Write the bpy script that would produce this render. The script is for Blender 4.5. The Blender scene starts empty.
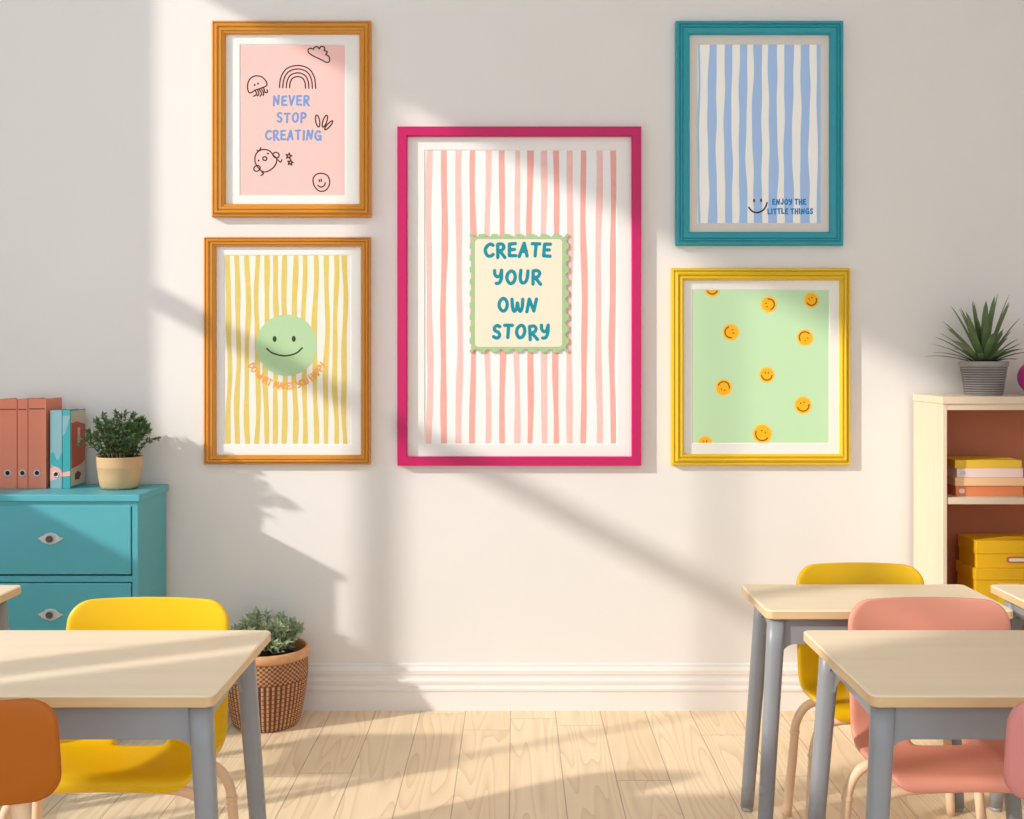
import bpy, bmesh, math, random
from mathutils import Vector, Matrix
C = bpy.context.scene.collection
PI = math.pi
sc = bpy.context.scene

# ------------------------------------------------------------------ room measures (metres)
WALL_Y = 4.40          # back wall
CAM_Z = 1.40
F_PX = 1100.0          # focal length in pixels of the 1024-wide frame
XL, XR, YN, ZC = -2.60, 2.75, -1.6, 3.95

# ------------------------------------------------------------------ materials
def lin(c):
    return tuple(((v/255)/12.92 if v/255 <= 0.04045 else ((v/255+0.055)/1.055)**2.4) for v in c)

def mat(name, rgb, rough=0.5, metal=0.0, var=0.0, vscale=8.0, bump=0.0, bscale=60.0, spec=0.4, stretch=(1, 1, 1)):
    m = bpy.data.materials.new(name); m.use_nodes = True
    nt = m.node_tree; b = nt.nodes['Principled BSDF']
    c = lin(rgb)
    b.inputs['Base Color'].default_value = (*c, 1)
    b.inputs['Roughness'].default_value = rough
    b.inputs['Metallic'].default_value = metal
    b.inputs['Specular IOR Level'].default_value = spec
    tc = nt.nodes.new('ShaderNodeTexCoord'); mp = nt.nodes.new('ShaderNodeMapping')
    mp.inputs['Scale'].default_value = stretch
    nt.links.new(tc.outputs['Object'], mp.inputs['Vector'])
    if var > 0:
        n = nt.nodes.new('ShaderNodeTexNoise'); n.inputs['Scale'].default_value = vscale
        n.inputs['Detail'].default_value = 3
        nt.links.new(mp.outputs['Vector'], n.inputs['Vector'])
        r = nt.nodes.new('ShaderNodeValToRGB')
        r.color_ramp.elements[0].position = 0.3; r.color_ramp.elements[1].position = 0.7
        r.color_ramp.elements[0].color = (*[v*(1-var) for v in c], 1)
        r.color_ramp.elements[1].color = (*[min(1, v*(1+var)) for v in c], 1)
        nt.links.new(n.outputs['Fac'], r.inputs['Fac'])
        nt.links.new(r.outputs['Color'], b.inputs['Base Color'])
    if bump > 0:
        n2 = nt.nodes.new('ShaderNodeTexNoise'); n2.inputs['Scale'].default_value = bscale
        nt.links.new(mp.outputs['Vector'], n2.inputs['Vector'])
        bp = nt.nodes.new('ShaderNodeBump'); bp.inputs['Strength'].default_value = bump
        bp.inputs['Distance'].default_value = 0.004
        nt.links.new(n2.outputs['Fac'], bp.inputs['Height'])
        nt.links.new(bp.outputs['Normal'], b.inputs['Normal'])
    return m

def floor_material():
    m = bpy.data.materials.new('floor_wood'); m.use_nodes = True
    nt = m.node_tree; N = nt.nodes; L = nt.links; b = N['Principled BSDF']
    tc = N.new('ShaderNodeTexCoord'); sep = N.new('ShaderNodeSeparateXYZ')
    L.new(tc.outputs['Object'], sep.inputs[0])
    def math_(op, a, b_=None, clamp=False):
        n = N.new('ShaderNodeMath'); n.operation = op; n.use_clamp = clamp
        for i, v in enumerate((a, b_)):
            if v is None: continue
            if isinstance(v, (int, float)): n.inputs[i].default_value = v
            else: L.new(v, n.inputs[i])
        return n.outputs[0]
    W, LEN = 0.178, 1.5
    sx = math_('ADD', sep.outputs['X'], 0.018 + 0.178*40)
    px = math_('DIVIDE', sx, W)
    idx = math_('FLOOR', px); fx = math_('FRACT', px)
    wn = N.new('ShaderNodeTexWhiteNoise'); wn.noise_dimensions = '1D'; L.new(idx, wn.inputs['W'])
    ys = math_('ADD', math_('DIVIDE', sep.outputs['Y'], LEN), math_('MULTIPLY', wn.outputs['Value'], 1.0))
    idy = math_('FLOOR', ys); fy = math_('FRACT', ys)
    wn2 = N.new('ShaderNodeTexWhiteNoise'); wn2.noise_dimensions = '2D'
    cmb = N.new('ShaderNodeCombineXYZ'); L.new(idx, cmb.inputs[0]); L.new(idy, cmb.inputs[1]); L.new(cmb.outputs[0], wn2.inputs['Vector'])
    rnd = wn2.outputs['Value']
    # cathedral grain: contour lines of a stretched noise field, different on each board
    gv = N.new('ShaderNodeCombineXYZ')
    L.new(math_('ADD', math_('MULTIPLY', sep.outputs['X'], 7.5), math_('MULTIPLY', rnd, 37.0)), gv.inputs[0])
    L.new(math_('ADD', math_('MULTIPLY', sep.outputs['Y'], 0.62), math_('MULTIPLY', rnd, 91.0)), gv.inputs[1])
    nz = N.new('ShaderNodeTexNoise'); nz.inputs['Scale'].default_value = 1.0; nz.inputs['Detail'].default_value = 1.2
    L.new(gv.outputs[0], nz.inputs['Vector'])
    ring = math_('FRACT', math_('MULTIPLY', nz.outputs['Fac'], 15.0))
    ring = math_('POWER', ring, 3.0)
    fib = N.new('ShaderNodeTexNoise'); fib.inputs['Scale'].default_value = 1.0; fib.inputs['Detail'].default_value = 4
    fv = N.new('ShaderNodeCombineXYZ')
    L.new(math_('MULTIPLY', sep.outputs['X'], 140.0), fv.inputs[0]); L.new(math_('MULTIPLY', sep.outputs['Y'], 4.0), fv.inputs[1])
    L.new(fv.outputs[0], fib.inputs['Vector'])
    def mixc(fac, a, b_):
        n = N.new('ShaderNodeMix'); n.data_type = 'RGBA'
        if isinstance(fac, (int, float)): n.inputs['Factor'].default_value = fac
        else: L.new(fac, n.inputs['Factor'])
        for s, v in (('A', a), ('B', b_)):
            i = [k for k in n.inputs if k.name == s and k.type == 'RGBA'][0]
            if isinstance(v, tuple): i.default_value = (*lin(v), 1)
            else: L.new(v, i)
        return [o for o in n.outputs if o.type == 'RGBA'][0]
    base = mixc(rnd, (250, 230, 197), (244, 219, 183))
    c1 = mixc(math_('MULTIPLY', ring, 0.36), base, (196, 154, 112))
    c2 = mixc(math_('MULTIPLY', fib.outputs['Fac'], 0.22), c1, (206, 166, 124))
    ex = math_('MINIMUM', fx, math_('SUBTRACT', 1.0, fx))
    ey = math_('MINIMUM', fy, math_('SUBTRACT', 1.0, fy))
    seam = math_('MAXIMUM', math_('LESS_THAN', ex, 0.010), math_('LESS_THAN', ey, 0.0012))
    c3 = mixc(math_('MULTIPLY', seam, 0.5), c2, (120, 84, 54))
    L.new(c3, b.inputs['Base Color'])
    b.inputs['Roughness'].default_value = 0.42
    b.inputs['Specular IOR Level'].default_value = 0.35
    return m

M = {}
def mk(key, *a, **k): M[key] = mat(key, *a, **k)
mk('wall_paint', (232, 228, 224), 0.85, var=0.012, vscale=2.5, bump=0.04, bscale=180, spec=0.15)
mk('ceiling_paint', (238, 236, 232), 0.9)
mk('trim_paint', (233, 229, 226), 0.45)
M['floor_wood'] = floor_material()
mk('teal_lacquer', (86, 172, 184), 0.42, var=0.02, vscale=5)
mk('teal_dark_gap', (18, 40, 46), 0.8)
mk('silver_metal', (210, 210, 208), 0.35, 0.25)
mk('dark_metal', (104, 97, 90), 0.4, 0.7)
mk('birch', (228, 207, 180), 0.5, var=0.04, vscale=5, stretch=(1, 6, 0.7))
mk('rust_panel', (192, 116, 80), 0.6, var=0.04, vscale=6)
mk('table_top', (243, 224, 196), 0.45, var=0.03, vscale=4, stretch=(0.5, 5, 1))
mk('table_edge', (222, 190, 144), 0.5, var=0.05, vscale=9, stretch=(1, 1, 8))
mk('table_steel', (150, 153, 158), 0.42, 0.1)
mk('leg_wood', (240, 206, 172), 0.5, var=0.03, vscale=7, stretch=(4, 4, 0.5))
mk('yellow_plastic', (244, 196, 10), 0.4)
mk('pink_plastic', (226, 152, 130), 0.45)
mk('rose_plastic', (214, 138, 134), 0.45)
mk('orange_plastic', (178, 96, 2), 0.45)
mk('frame_orange', (208, 140, 46), 0.32, var=0.02, vscale=14)
mk('frame_magenta', (194, 4, 92), 0.35)
mk('frame_teal', (38, 150, 164), 0.36, var=0.03, vscale=10)
mk('frame_gold', (226, 188, 40), 0.3)
mk('mat_board', (238, 236, 232), 0.85)
mk('mat_grey', (222, 216, 208), 0.85)
mk('paper_pink', (245, 196, 189), 0.85)
mk('paper_ivory', (255, 253, 247), 0.85)  # cream paper, lightened to make up for the shade on its poster
mk('paper_cream', (242, 233, 224), 0.85)
mk('paper_white', (242, 240, 240), 0.85)
mk('paper_green', (194, 228, 184), 0.85)
mk('stripe_yellow', (222, 198, 110), 0.85, var=0.03, vscale=40)
mk('stripe_rose', (238, 172, 162), 0.85, var=0.03, vscale=30)
mk('stripe_blush', (242, 196, 190), 0.85, var=0.03, vscale=30)
mk('stripe_blue', (174, 204, 246), 0.85)
mk('ink_blue', (120, 156, 208), 0.8)
mk('ink_black', (58, 40, 42), 0.8)
mk('ink_jet', (28, 26, 30), 0.8)
mk('ink_olive', (62, 66, 34), 0.8)
mk('ink_orange', (244, 164, 76), 0.8)
mk('ink_teal', (8, 142, 160), 0.8)
mk('ink_azure', (20, 138, 206), 0.8)
mk('ink_brown', (120, 72, 10), 0.8)
mk('smiley_green', (180, 210, 164), 0.85)
mk('stamp_green', (168, 198, 146), 0.85)
mk('stamp_cream', (234, 228, 206), 0.85)
mk('smiley_amber', (254, 184, 26), 0.8)
mk('smiley_halo', (240, 212, 120), 0.8)
mk('binder_terracotta', (224, 134, 106), 0.55, var=0.02)
mk('binder_line', (110, 62, 52), 0.6)
mk('label_silver', (205, 200, 196), 0.4, 0.5)
mk('hole_black', (20, 18, 18), 0.7)
mk('book_greyblue', (128, 170, 178), 0.6)
mk('book_teal', (56, 160, 166), 0.6)
mk('book_rust', (190, 92, 66), 0.6)
mk('book_sand', (206, 190, 172), 0.7)
mk('book_pages', (240, 230, 212), 0.8, var=0.04, vscale=60, stretch=(1, 1, 20))
mk('book_yellow', (232, 190, 52), 0.55)
mk('book_blush', (244, 214, 204), 0.6)
mk('book_apricot', (246, 200, 152), 0.6)
mk('book_orange', (226, 134, 82), 0.6)
mk('box_yellow', (240, 186, 18), 0.55, var=0.02)
mk('box_label', (250, 212, 40), 0.6)
mk('box_cream', (250, 236, 206), 0.5)
mk('pot_tan', (206, 170, 128), 0.7, var=0.05, vscale=14)
mk('pot_stone', (150, 145, 143), 0.85, var=0.10, vscale=30, bump=0.3, bscale=120)
mk('pot_stone_groove', (110, 104, 102), 0.9)  # darker copy of the stone; groove shade put into the colour
mk('soil', (46, 34, 26), 0.95, var=0.3, vscale=60, bump=0.8, bscale=90)
mk('leaf_dark', (84, 110, 66), 0.5, var=0.30, vscale=45)
mk('leaf_sage', (160, 176, 138), 0.55, var=0.30, vscale=30)
mk('leaf_blade', (98, 122, 80), 0.42, var=0.25, vscale=10)
mk('stem_brown', (70, 62, 40), 0.8)
mk('wicker', (200, 150, 110), 0.65, var=0.16, vscale=70)
mk('wicker_dark', (122, 78, 52), 0.75, var=0.2, vscale=50)
mk('wicker_rim', (214, 160, 114), 0.55, var=0.1, vscale=30)
mk('vase_magenta', (214, 52, 150), 0.35)
mk('dry_grass', (206, 172, 134), 0.8, var=0.1, vscale=40)
mk('window_paint', (240, 240, 238), 0.5)

# ------------------------------------------------------------------ object helpers
def obj(name, bm, mats, parent=None, smooth=False, loc=None):
    me = bpy.data.meshes.new(name)
    bm.normal_update(); bm.to_mesh(me); bm.free()
    for k in (mats if isinstance(mats, (list, tuple)) else [mats]): me.materials.append(M[k])
    if smooth:
        for p in me.polygons: p.use_smooth = True
    o = bpy.data.objects.new(name, me); C.objects.link(o)
    if parent: o.parent = parent
    if loc: o.location = loc
    return o

def thing(name, label, cat, loc=(0, 0, 0), group=None):
    o = bpy.data.objects.new(name, None); C.objects.link(o)
    o.empty_display_size = 0.1
    o.location = loc; o['label'] = label; o['category'] = cat
    if group: o['group'] = group
    return o

def tag(o, label, cat, group=None):
    o['label'] = label; o['category'] = cat
    if group: o['group'] = group
    return o

def struct(name, bm, mats, parent=None):
    o = obj(name, bm, mats, parent)
    if parent is None: o['kind'] = 'structure'
    return o

def dup(root, loc, label, group=None):
    r = root.copy(); C.objects.link(r); r.location = loc
    r['label'] = label
    if group: r['group'] = group
    for ch in list(root.children):
        c = ch.copy(); C.objects.link(c); c.parent = r
        for g in list(ch.children):
            d = g.copy(); C.objects.link(d); d.parent = c
    return r

def box(bm, x0, x1, y0, y1, z0, z1, mi=0, bevel=0.0, seg=2):
    t = bmesh.new()
    vs = [t.verts.new((x, y, z)) for x in (x0, x1) for y in (y0, y1) for z in (z0, z1)]
    for f in ((0, 1, 3, 2), (4, 6, 7, 5), (0, 4, 5, 1), (2, 3, 7, 6), (0, 2, 6, 4), (1, 5, 7, 3)):
        t.faces.new([vs[i] for i in f])
    bmesh.ops.recalc_face_normals(t, faces=t.faces)
    if bevel > 0:
        bmesh.ops.bevel(t, geom=list(t.edges), offset=bevel, segments=seg, affect='EDGES', profile=0.5)
    merge(bm, t, mi)

def merge(bm, t, mi=None, mtx=None):
    base = {}
    for v in t.verts:
        base[v] = bm.verts.new(mtx @ v.co if mtx else v.co)
    for f in t.faces:
        try:
            n = bm.faces.new([base[v] for v in f.verts])
            n.material_index = f.material_index if mi is None else mi
            n.smooth = f.smooth
        except ValueError: pass
    t.free()

def lathe(bm, prof, n=40, mi=0, cx=0, cy=0, smooth=True, close=True):
    rings = []
    for r, z in prof:
        rings.append([bm.verts.new((cx + r*math.cos(2*PI*i/n), cy + r*math.sin(2*PI*i/n), z)) for i in range(n)])
    for a, b in zip(rings, rings[1:]):
        for i in range(n):
            f = bm.faces.new((a[i], a[(i+1) % n], b[(i+1) % n], b[i])); f.material_index = mi; f.smooth = smooth
    if close:
        f = bm.faces.new(list(reversed(rings[0]))); f.material_index = mi
        f = bm.faces.new(rings[-1]); f.material_index = mi
    return rings

def smooth_path(pts, sub=6, closed=False):
    P = [Vector(p) for p in pts]; n = len(P); out = []
    segs = n if closed else n-1
    for i in range(segs):
        if closed: p0, p1, p2, p3 = P[(i-1) % n], P[i], P[(i+1) % n], P[(i+2) % n]
        else: p0, p1, p2, p3 = P[max(0, i-1)], P[i], P[i+1], P[min(n-1, i+2)]
        for k in range(sub):
            t = k/sub
            out.append(0.5*((2*p1) + (p2-p0)*t + (2*p0-5*p1+4*p2-p3)*t*t + (3*p1-p0-3*p2+p3)*t**3))
    out.append(P[0].copy() if closed else P[-1].copy())
    return out

def tube(bm, pts, radii, n=12, mi=0, caps=True):
    pts = [Vector(p) for p in pts]; rings = []
    if not isinstance(radii, (list, tuple)): radii = [radii]*len(pts)
    ref = None
    for i, p in enumerate(pts):
        d = (pts[min(i+1, len(pts)-1)] - pts[max(i-1, 0)]).normalized()
        if ref is None:
            ref = Vector((0, 1, 0)) if abs(d.y) < 0.9 else Vector((1, 0, 0))
        u = (ref - d*ref.dot(d)).normalized(); ref = u; w = d.cross(u)
        rings.append([bm.verts.new(p + radii[i]*(math.cos(2*PI*k/n)*u + math.sin(2*PI*k/n)*w)) for k in range(n)])
    for a, b in zip(rings, rings[1:]):
        for k in range(n):
            f = bm.faces.new((a[k], a[(k+1) % n], b[(k+1) % n], b[k])); f.material_index = mi; f.smooth = True
    if caps:
        f = bm.faces.new(list(reversed(rings[0]))); f.material_index = mi
        f = bm.faces.new(rings[-1]); f.material_index = mi

def prism(bm, poly, h0, h1, axis='y', mi=0, mside=None):
    """poly of 2-D points extruded along an axis: 'y' -> (x,z), 'x' -> (y,z), 'z' -> (x,y)."""
    def P(a, b, h):
        return {'y': (a, h, b), 'x': (h, a, b), 'z': (a, b, h)}[axis]
    t = bmesh.new()
    A = [t.verts.new(P(a, b, h0)) for a, b in poly]; B = [t.verts.new(P(a, b, h1)) for a, b in poly]
    t.faces.new(A).material_index = mi; t.faces.new(B).material_index = mi
    n = len(poly)
    for i in range(n):
        t.faces.new((A[i], A[(i+1) % n], B[(i+1) % n], B[i])).material_index = mi if mside is None else mside
    bmesh.ops.recalc_face_normals(t, faces=t.faces)
    merge(bm, t)

def rrect(x0, x1, y0, y1, r, n=6):
    out = []
    for cx, cy, a0 in ((x1-r, y1-r, 0), (x0+r, y1-r, 90), (x0+r, y0+r, 180), (x1-r, y0+r, 270)):
        for k in range(n+1):
            a = math.radians(a0 + 90*k/n); out.append((cx + r*math.cos(a), cy + r*math.sin(a)))
    return out

# ------------------------------------------------------------------ the room
bm = bmesh.new(); box(bm, XL-0.2, XR+0.2, YN, WALL_Y+0.2, -0.1, 0.0)
struct('floor', bm, 'floor_wood')
bm = bmesh.new(); box(bm, XL-0.2, XR+0.2, WALL_Y, WALL_Y+0.15, 0, ZC)
struct('wall_back', bm, 'wall_paint')
bm = bmesh.new(); box(bm, XR, XR+0.15, YN, WALL_Y, 0, ZC)
struct('wall_right', bm, 'wall_paint')
bm = bmesh.new(); box(bm, XL-0.2, XR+0.2, YN, WALL_Y+0.2, ZC, ZC+0.12)
struct('ceiling', bm, 'ceiling_paint')

# unseen left wall; openings follow the sun pattern, last two added for more light
WINS = [(3.32, 3.80, 1.28, 3.60), (1.76, 3.28, 0.62, 3.60), (1.56, 1.65, 0.62, 3.60), (0.84, 1.48, 2.05, 3.40), (0.56, 0.81, 2.02, 2.45)]  # last two openings added to bring sun onto right desks and pink seat
bm = bmesh.new()
ys = sorted({YN, WALL_Y} | {w[0] for w in WINS} | {w[1] for w in WINS})
for a, b in zip(ys, ys[1:]):
    w = [w for w in WINS if w[0] <= a and b <= w[1]]
    if w:
        box(bm, XL-0.06, XL, a, b, 0, w[0][2]); box(bm, XL-0.06, XL, a, b, w[0][3], ZC)
    else:
        box(bm, XL-0.06, XL, a, b, 0, ZC)
struct('wall_left', bm, 'wall_paint')
for i, (a, b, z0, z1) in enumerate(WINS):
    if b - a < 0.2: continue
    bm = bmesh.new(); t = 0.018
    for q in ((a, a+t, z0, z1), (b-t, b, z0, z1), (a, b, z0, z0+t), (a, b, z1-t, z1)):
        box(bm, XL-0.05, XL-0.01, *q)
    if i < 2: box(bm, XL-0.045, XL-0.015, a, b, 2.230, 2.315)
    if i == 3: box(bm, XL-0.045, XL-0.015, a, b, 2.70, 2.74)
    if i == 1: box(bm, XL-0.045, XL-0.015, 2.565, 2.595, z0, z1)
    o = struct('window_%d' % (i+1), bm, 'window_paint')

# skirting along the back wall
bp = [(0, 0), (-0.022, 0), (-0.022, 0.070), (-0.020, 0.074), (-0.026, 0.078), (-0.028, 0.088), (-0.024, 0.094), (-0.018, 0.097),
      (-0.018, 0.104), (-0.022, 0.108), (-0.023, 0.118), (-0.018, 0.124), (-0.014, 0.128), (-0.014, 0.138), (-0.018, 0.143),
      (-0.019, 0.158), (-0.014, 0.166), (-0.010, 0.172), (-0.010, 0.180), (-0.004, 0.185), (0, 0.185)]
bm = bmesh.new(); prism(bm, [(WALL_Y + y, z) for y, z in bp], XL, XR, 'x')
struct('baseboard_back', bm, 'trim_paint')

# ------------------------------------------------------------------ flat strokes for lettering and drawings
class Art:
    """Plane of a poster: u right, v up in metres from the poster's root; K metres per picture unit."""
    K = 0.00398
    def __init__(s, rx, rz): s.rx, s.rz = rx, rz
    def p(s, px, py, h):
        return ((px-515)*s.K - s.rx, -h, CAM_Z - (py-359)*s.K - s.rz)

def disc(bm, art, px, py, rx, ry, h, mi=0, n=28, clip=None, rot=0):
    pts = []
    for k in range(n):
        a = 2*PI*k/n
        x = rx*math.cos(a); y = ry*math.sin(a)
        X = px + x*math.cos(rot) - y*math.sin(rot); Y = py + x*math.sin(rot) + y*math.cos(rot)
        if clip: Y = min(max(Y, clip[0]), clip[1])
        if not pts or (abs(X-pts[-1][0]) + abs(Y-pts[-1][1])) > 1e-4: pts.append((X, Y))
    vs = [bm.verts.new(art.p(x, y, h)) for x, y in pts]
    f = bm.faces.new(list(reversed(vs))); f.material_index = mi

LAYER = [0]
def ribbon(bm, art, pts, w, h, mi=0, clip=None):
    """a round-ended pen stroke; sharp corners split it so that each piece is one clean strip on its own hair-thin layer"""
    if clip: pts = [q for q in pts if clip[0] <= q[1] <= clip[1]]
    P = []
    for q in pts:
        if not P or math.hypot(q[0]-P[-1][0], q[1]-P[-1][1]) > 0.02: P.append(q)
    if len(P) < 2: return
    run = [P[0]]
    for k in range(1, len(P)):
        run.append(P[k])
        if k < len(P)-1:
            a = math.atan2(P[k][1]-P[k-1][1], P[k][0]-P[k-1][0]); b = math.atan2(P[k+1][1]-P[k][1], P[k+1][0]-P[k][0])
            if abs((b-a+PI) % (2*PI) - PI) > 0.75:
                strip(bm, art, run, w, h, mi); run = [P[k]]
    strip(bm, art, run, w, h, mi)

def strip(bm, art, P, w, h, mi):
    closed = len(P) > 4 and math.hypot(P[0][0]-P[-1][0], P[0][1]-P[-1][1]) < 0.01
    if closed: P = P[:-1]
    LAYER[0] = (LAYER[0]+1) % 8
    h = h + LAYER[0]*0.00003; r = w/2; n = len(P); Lf, Rt = [], []
    for k in range(n):
        q0, q1 = (P[k-1], P[(k+1) % n]) if closed else (P[max(k-1, 0)], P[min(k+1, n-1)])
        d1 = (q1[0]-q0[0], q1[1]-q0[1])
        L_ = math.hypot(*d1) or 1e-6; nx, ny = -d1[1]/L_*r, d1[0]/L_*r
        Lf.append((P[k][0]+nx, P[k][1]+ny)); Rt.append((P[k][0]-nx, P[k][1]-ny))
    VL = [bm.verts.new(art.p(*q, h)) for q in Lf]; VR = [bm.verts.new(art.p(*q, h)) for q in Rt]
    for k in range(n-1):
        bm.faces.new((VL[k], VR[k], VR[k+1], VL[k+1])).material_index = mi
    if closed:
        bm.faces.new((VL[-1], VR[-1], VR[0], VL[0])).material_index = mi; return
    for k, sg in ((0, 1), (n-1, -1)):
        a0 = math.atan2(Lf[k][1]-P[k][1], Lf[k][0]-P[k][0])
        cap = [bm.verts.new(art.p(P[k][0]+r*math.cos(a0+sg*PI*q/6), P[k][1]+r*math.sin(a0+sg*PI*q/6), h)) for q in range(1, 6)]
        f = [VL[k]] + cap + [VR[k]]
        bm.faces.new(f if sg > 0 else f[::-1]).material_index = mi

def sm2(pts, sub=6, closed=False):
    return [(v.x, v.y) for v in smooth_path([(a, b, 0) for a, b in pts], sub, closed)]

# hand-lettered capitals: strokes in a unit-high cell, y up; 's' = smoothed
FONT = {
 'A': (0.70, [('l', [(0.02, -0.08), (0.36, 1.0), (0.66, 0.0)]), ('l', [(0.15, 0.34), (0.58, 0.38)])]),
 'C': (0.68, [('s', [(0.66, 0.88), (0.42, 0.98), (0.12, 0.72), (0.04, 0.40), (0.22, 0.06), (0.50, 0.02), (0.68, 0.16)])]),
 'D': (0.68, [('l', [(0.06, 1.0), (0.06, 0.0)]), ('s', [(0.06, 1.0), (0.40, 0.92), (0.64, 0.55), (0.46, 0.14), (0.06, 0.0)])]),
 'E': (0.58, [('l', [(0.56, 0.98), (0.08, 0.95), (0.05, 0.03), (0.58, 0.02)]), ('l', [(0.07, 0.50), (0.48, 0.52)])]),
 'G': (0.72, [('s', [(0.66, 0.88), (0.40, 0.98), (0.10, 0.70), (0.05, 0.34), (0.24, 0.04), (0.52, 0.04), (0.70, 0.40)]), ('l', [(0.44, 0.44), (0.72, 0.44), (0.68, 0.0)])]),
 'H': (0.66, [('l', [(0.06, 1.0), (0.05, 0.0)]), ('l', [(0.60, 1.0), (0.62, 0.0)]), ('l', [(0.06, 0.50), (0.60, 0.52)])]),
 'I': (0.20, [('l', [(0.10, 1.0), (0.10, 0.0)])]),
 'J': (0.54, [('s', [(0.48, 1.0), (0.48, 0.40), (0.40, 0.08), (0.20, 0.0), (0.02, 0.20)])]),
 'K': (0.62, [('l', [(0.07, 1.0), (0.05, 0.0)]), ('l', [(0.58, 0.98), (0.08, 0.46), (0.60, 0.0)])]),
 'L': (0.54, [('l', [(0.08, 1.0), (0.05, 0.03), (0.52, 0.04)])]),
 'M': (0.86, [('l', [(0.04, 0.0), (0.16, 0.98), (0.42, 0.30), (0.70, 1.0), (0.80, 0.0)])]),
 'N': (0.74, [('l', [(0.02, -0.06), (0.14, 0.96), (0.56, 0.04), (0.70, 1.0)])]),
 'O': (0.72, [('c', [(0.36, 1.0), (0.10, 0.76), (0.05, 0.36), (0.28, 0.02), (0.56, 0.14), (0.68, 0.55), (0.58, 0.90)])]),
 'P': (0.60, [('l', [(0.08, 0.96), (0.06, -0.06)]), ('s', [(0.08, 0.96), (0.40, 0.98), (0.58, 0.74), (0.42, 0.48), (0.08, 0.42)])]),
 'R': (0.66, [('l', [(0.08, 0.96), (0.06, -0.08)]), ('s', [(0.08, 0.96), (0.42, 0.98), (0.58, 0.76), (0.42, 0.50), (0.10, 0.42)]), ('l', [(0.24, 0.42), (0.64, -0.10)])]),
 'S': (0.58, [('s', [(0.54, 0.90), (0.36, 1.0), (0.12, 0.84), (0.16, 0.60), (0.44, 0.44), (0.52, 0.20), (0.32, 0.0), (0.04, 0.12)])]),
 'T': (0.66, [('l', [(0.02, 0.95), (0.64, 0.98)]), ('l', [(0.34, 0.96), (0.32, 0.0)])]),
 'U': (0.66, [('s', [(0.06, 1.0), (0.05, 0.40), (0.18, 0.06), (0.42, 0.06), (0.58, 0.40), (0.60, 1.0)])]),
 'V': (0.64, [('l', [(0.02, 1.0), (0.30, 0.0), (0.62, 1.0)])]),
 'W': (0.92, [('s', [(0.03, 1.0), (0.08, 0.35), (0.20, 0.05), (0.38, 0.25), (0.46, 0.70), (0.54, 0.25), (0.70, 0.05), (0.84, 0.40), (0.88, 1.0)])]),
 'Y': (0.62, [('s', [(0.05, 1.0), (0.06, 0.70), (0.22, 0.50), (0.44, 0.58), (0.56, 0.92)]), ('s', [(0.58, 1.0), (0.54, 0.40), (0.36, 0.02), (0.12, -0.02)])]),
}
def letter_strokes(ch):
    out = []
    for kind, pts in FONT[ch][1]:
        out.append(pts if kind == 'l' else sm2(pts, 5, kind == 'c'))
    return out

def text_line(bm, art, s, x0, x1, yc, cap, w, h, seed=0, mi=0):
    rnd = random.Random(seed); gap = 0.30
    tot = sum(0.42 if c == ' ' else FONT[c][0] + gap for c in s) - gap
    kx = (x1-x0)/(tot*cap); x = 0
    for c in s:
        if c == ' ': x += 0.42; continue
        cw = FONT[c][0]; a = math.radians(rnd.uniform(-4, 5)); dy = rnd.uniform(-0.05, 0.05)
        for st in letter_strokes(c):
            q = []
            for u, v in st:
                du, dv = (u-cw/2), v-0.5+dy
                ru, rv = du*math.cos(a)-dv*math.sin(a), du*math.sin(a)+dv*math.cos(a)
                q.append((x0 + (x+cw/2+ru)*cap*kx, yc - rv*cap))
            ribbon(bm, art, q, w, h, mi)
        x += cw + gap

def arc_text(bm, art, s, cx, cy, r, a0, a1, cap, w, h, mi=0):
    gap = 0.22
    tot = sum(0.5 if c == ' ' else FONT[c][0] + gap for c in s) - gap
    x = 0
    for c in s:
        if c == ' ': x += 0.5; continue
        cw = FONT[c][0]; ang = math.radians(a0 + (a1-a0)*(x+cw/2)/tot)
        ux, uy = math.sin(ang), -math.cos(ang)     # inward = up of the letter
        # position on the lower arc: angle measured from +x clockwise below
        px, py = cx + r*math.cos(ang), cy + r*math.sin(ang)
        inx, iny = -math.cos(ang), -math.sin(ang)
        tx, ty = math.sin(ang), -math.cos(ang)
        for st in letter_strokes(c):
            ribbon(bm, art, [(px + tx*(u-cw/2)*cap*0.95 + inx*(v-0.5)*cap, py + ty*(u-cw/2)*cap*0.95 + iny*(v-0.5)*cap) for u, v in st], w, h, mi)
        x += cw + gap

# ------------------------------------------------------------------ framed posters
SHEET_H, MAT_H, INK_H, INK_H2, INK_H3 = 0.0100, 0.0125, 0.0103, 0.0106, 0.0109
def frame_mesh(out, inn, art, prof):
    """mitred moulding; prof = [(fraction across the face, height above the wall)]"""
    bm = bmesh.new(); rings = []
    for t, h in prof:
        x0 = out[0] + (inn[0]-out[0])*t; x1 = out[2] + (inn[2]-out[2])*t
        y0 = out[1] + (inn[1]-out[1])*t; y1 = out[3] + (inn[3]-out[3])*t
        rings.append([bm.verts.new(art.p(*q, h)) for q in ((x0, y0), (x1, y0), (x1, y1), (x0, y1))])
    n = len(rings)
    for i in range(n):
        a, b = rings[i], rings[(i+1) % n]
        for k in range(4): bm.faces.new((a[k], b[k], b[(k+1) % 4], a[(k+1) % 4]))
    bmesh.ops.recalc_face_normals(bm, faces=bm.faces)
    return bm

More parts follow.
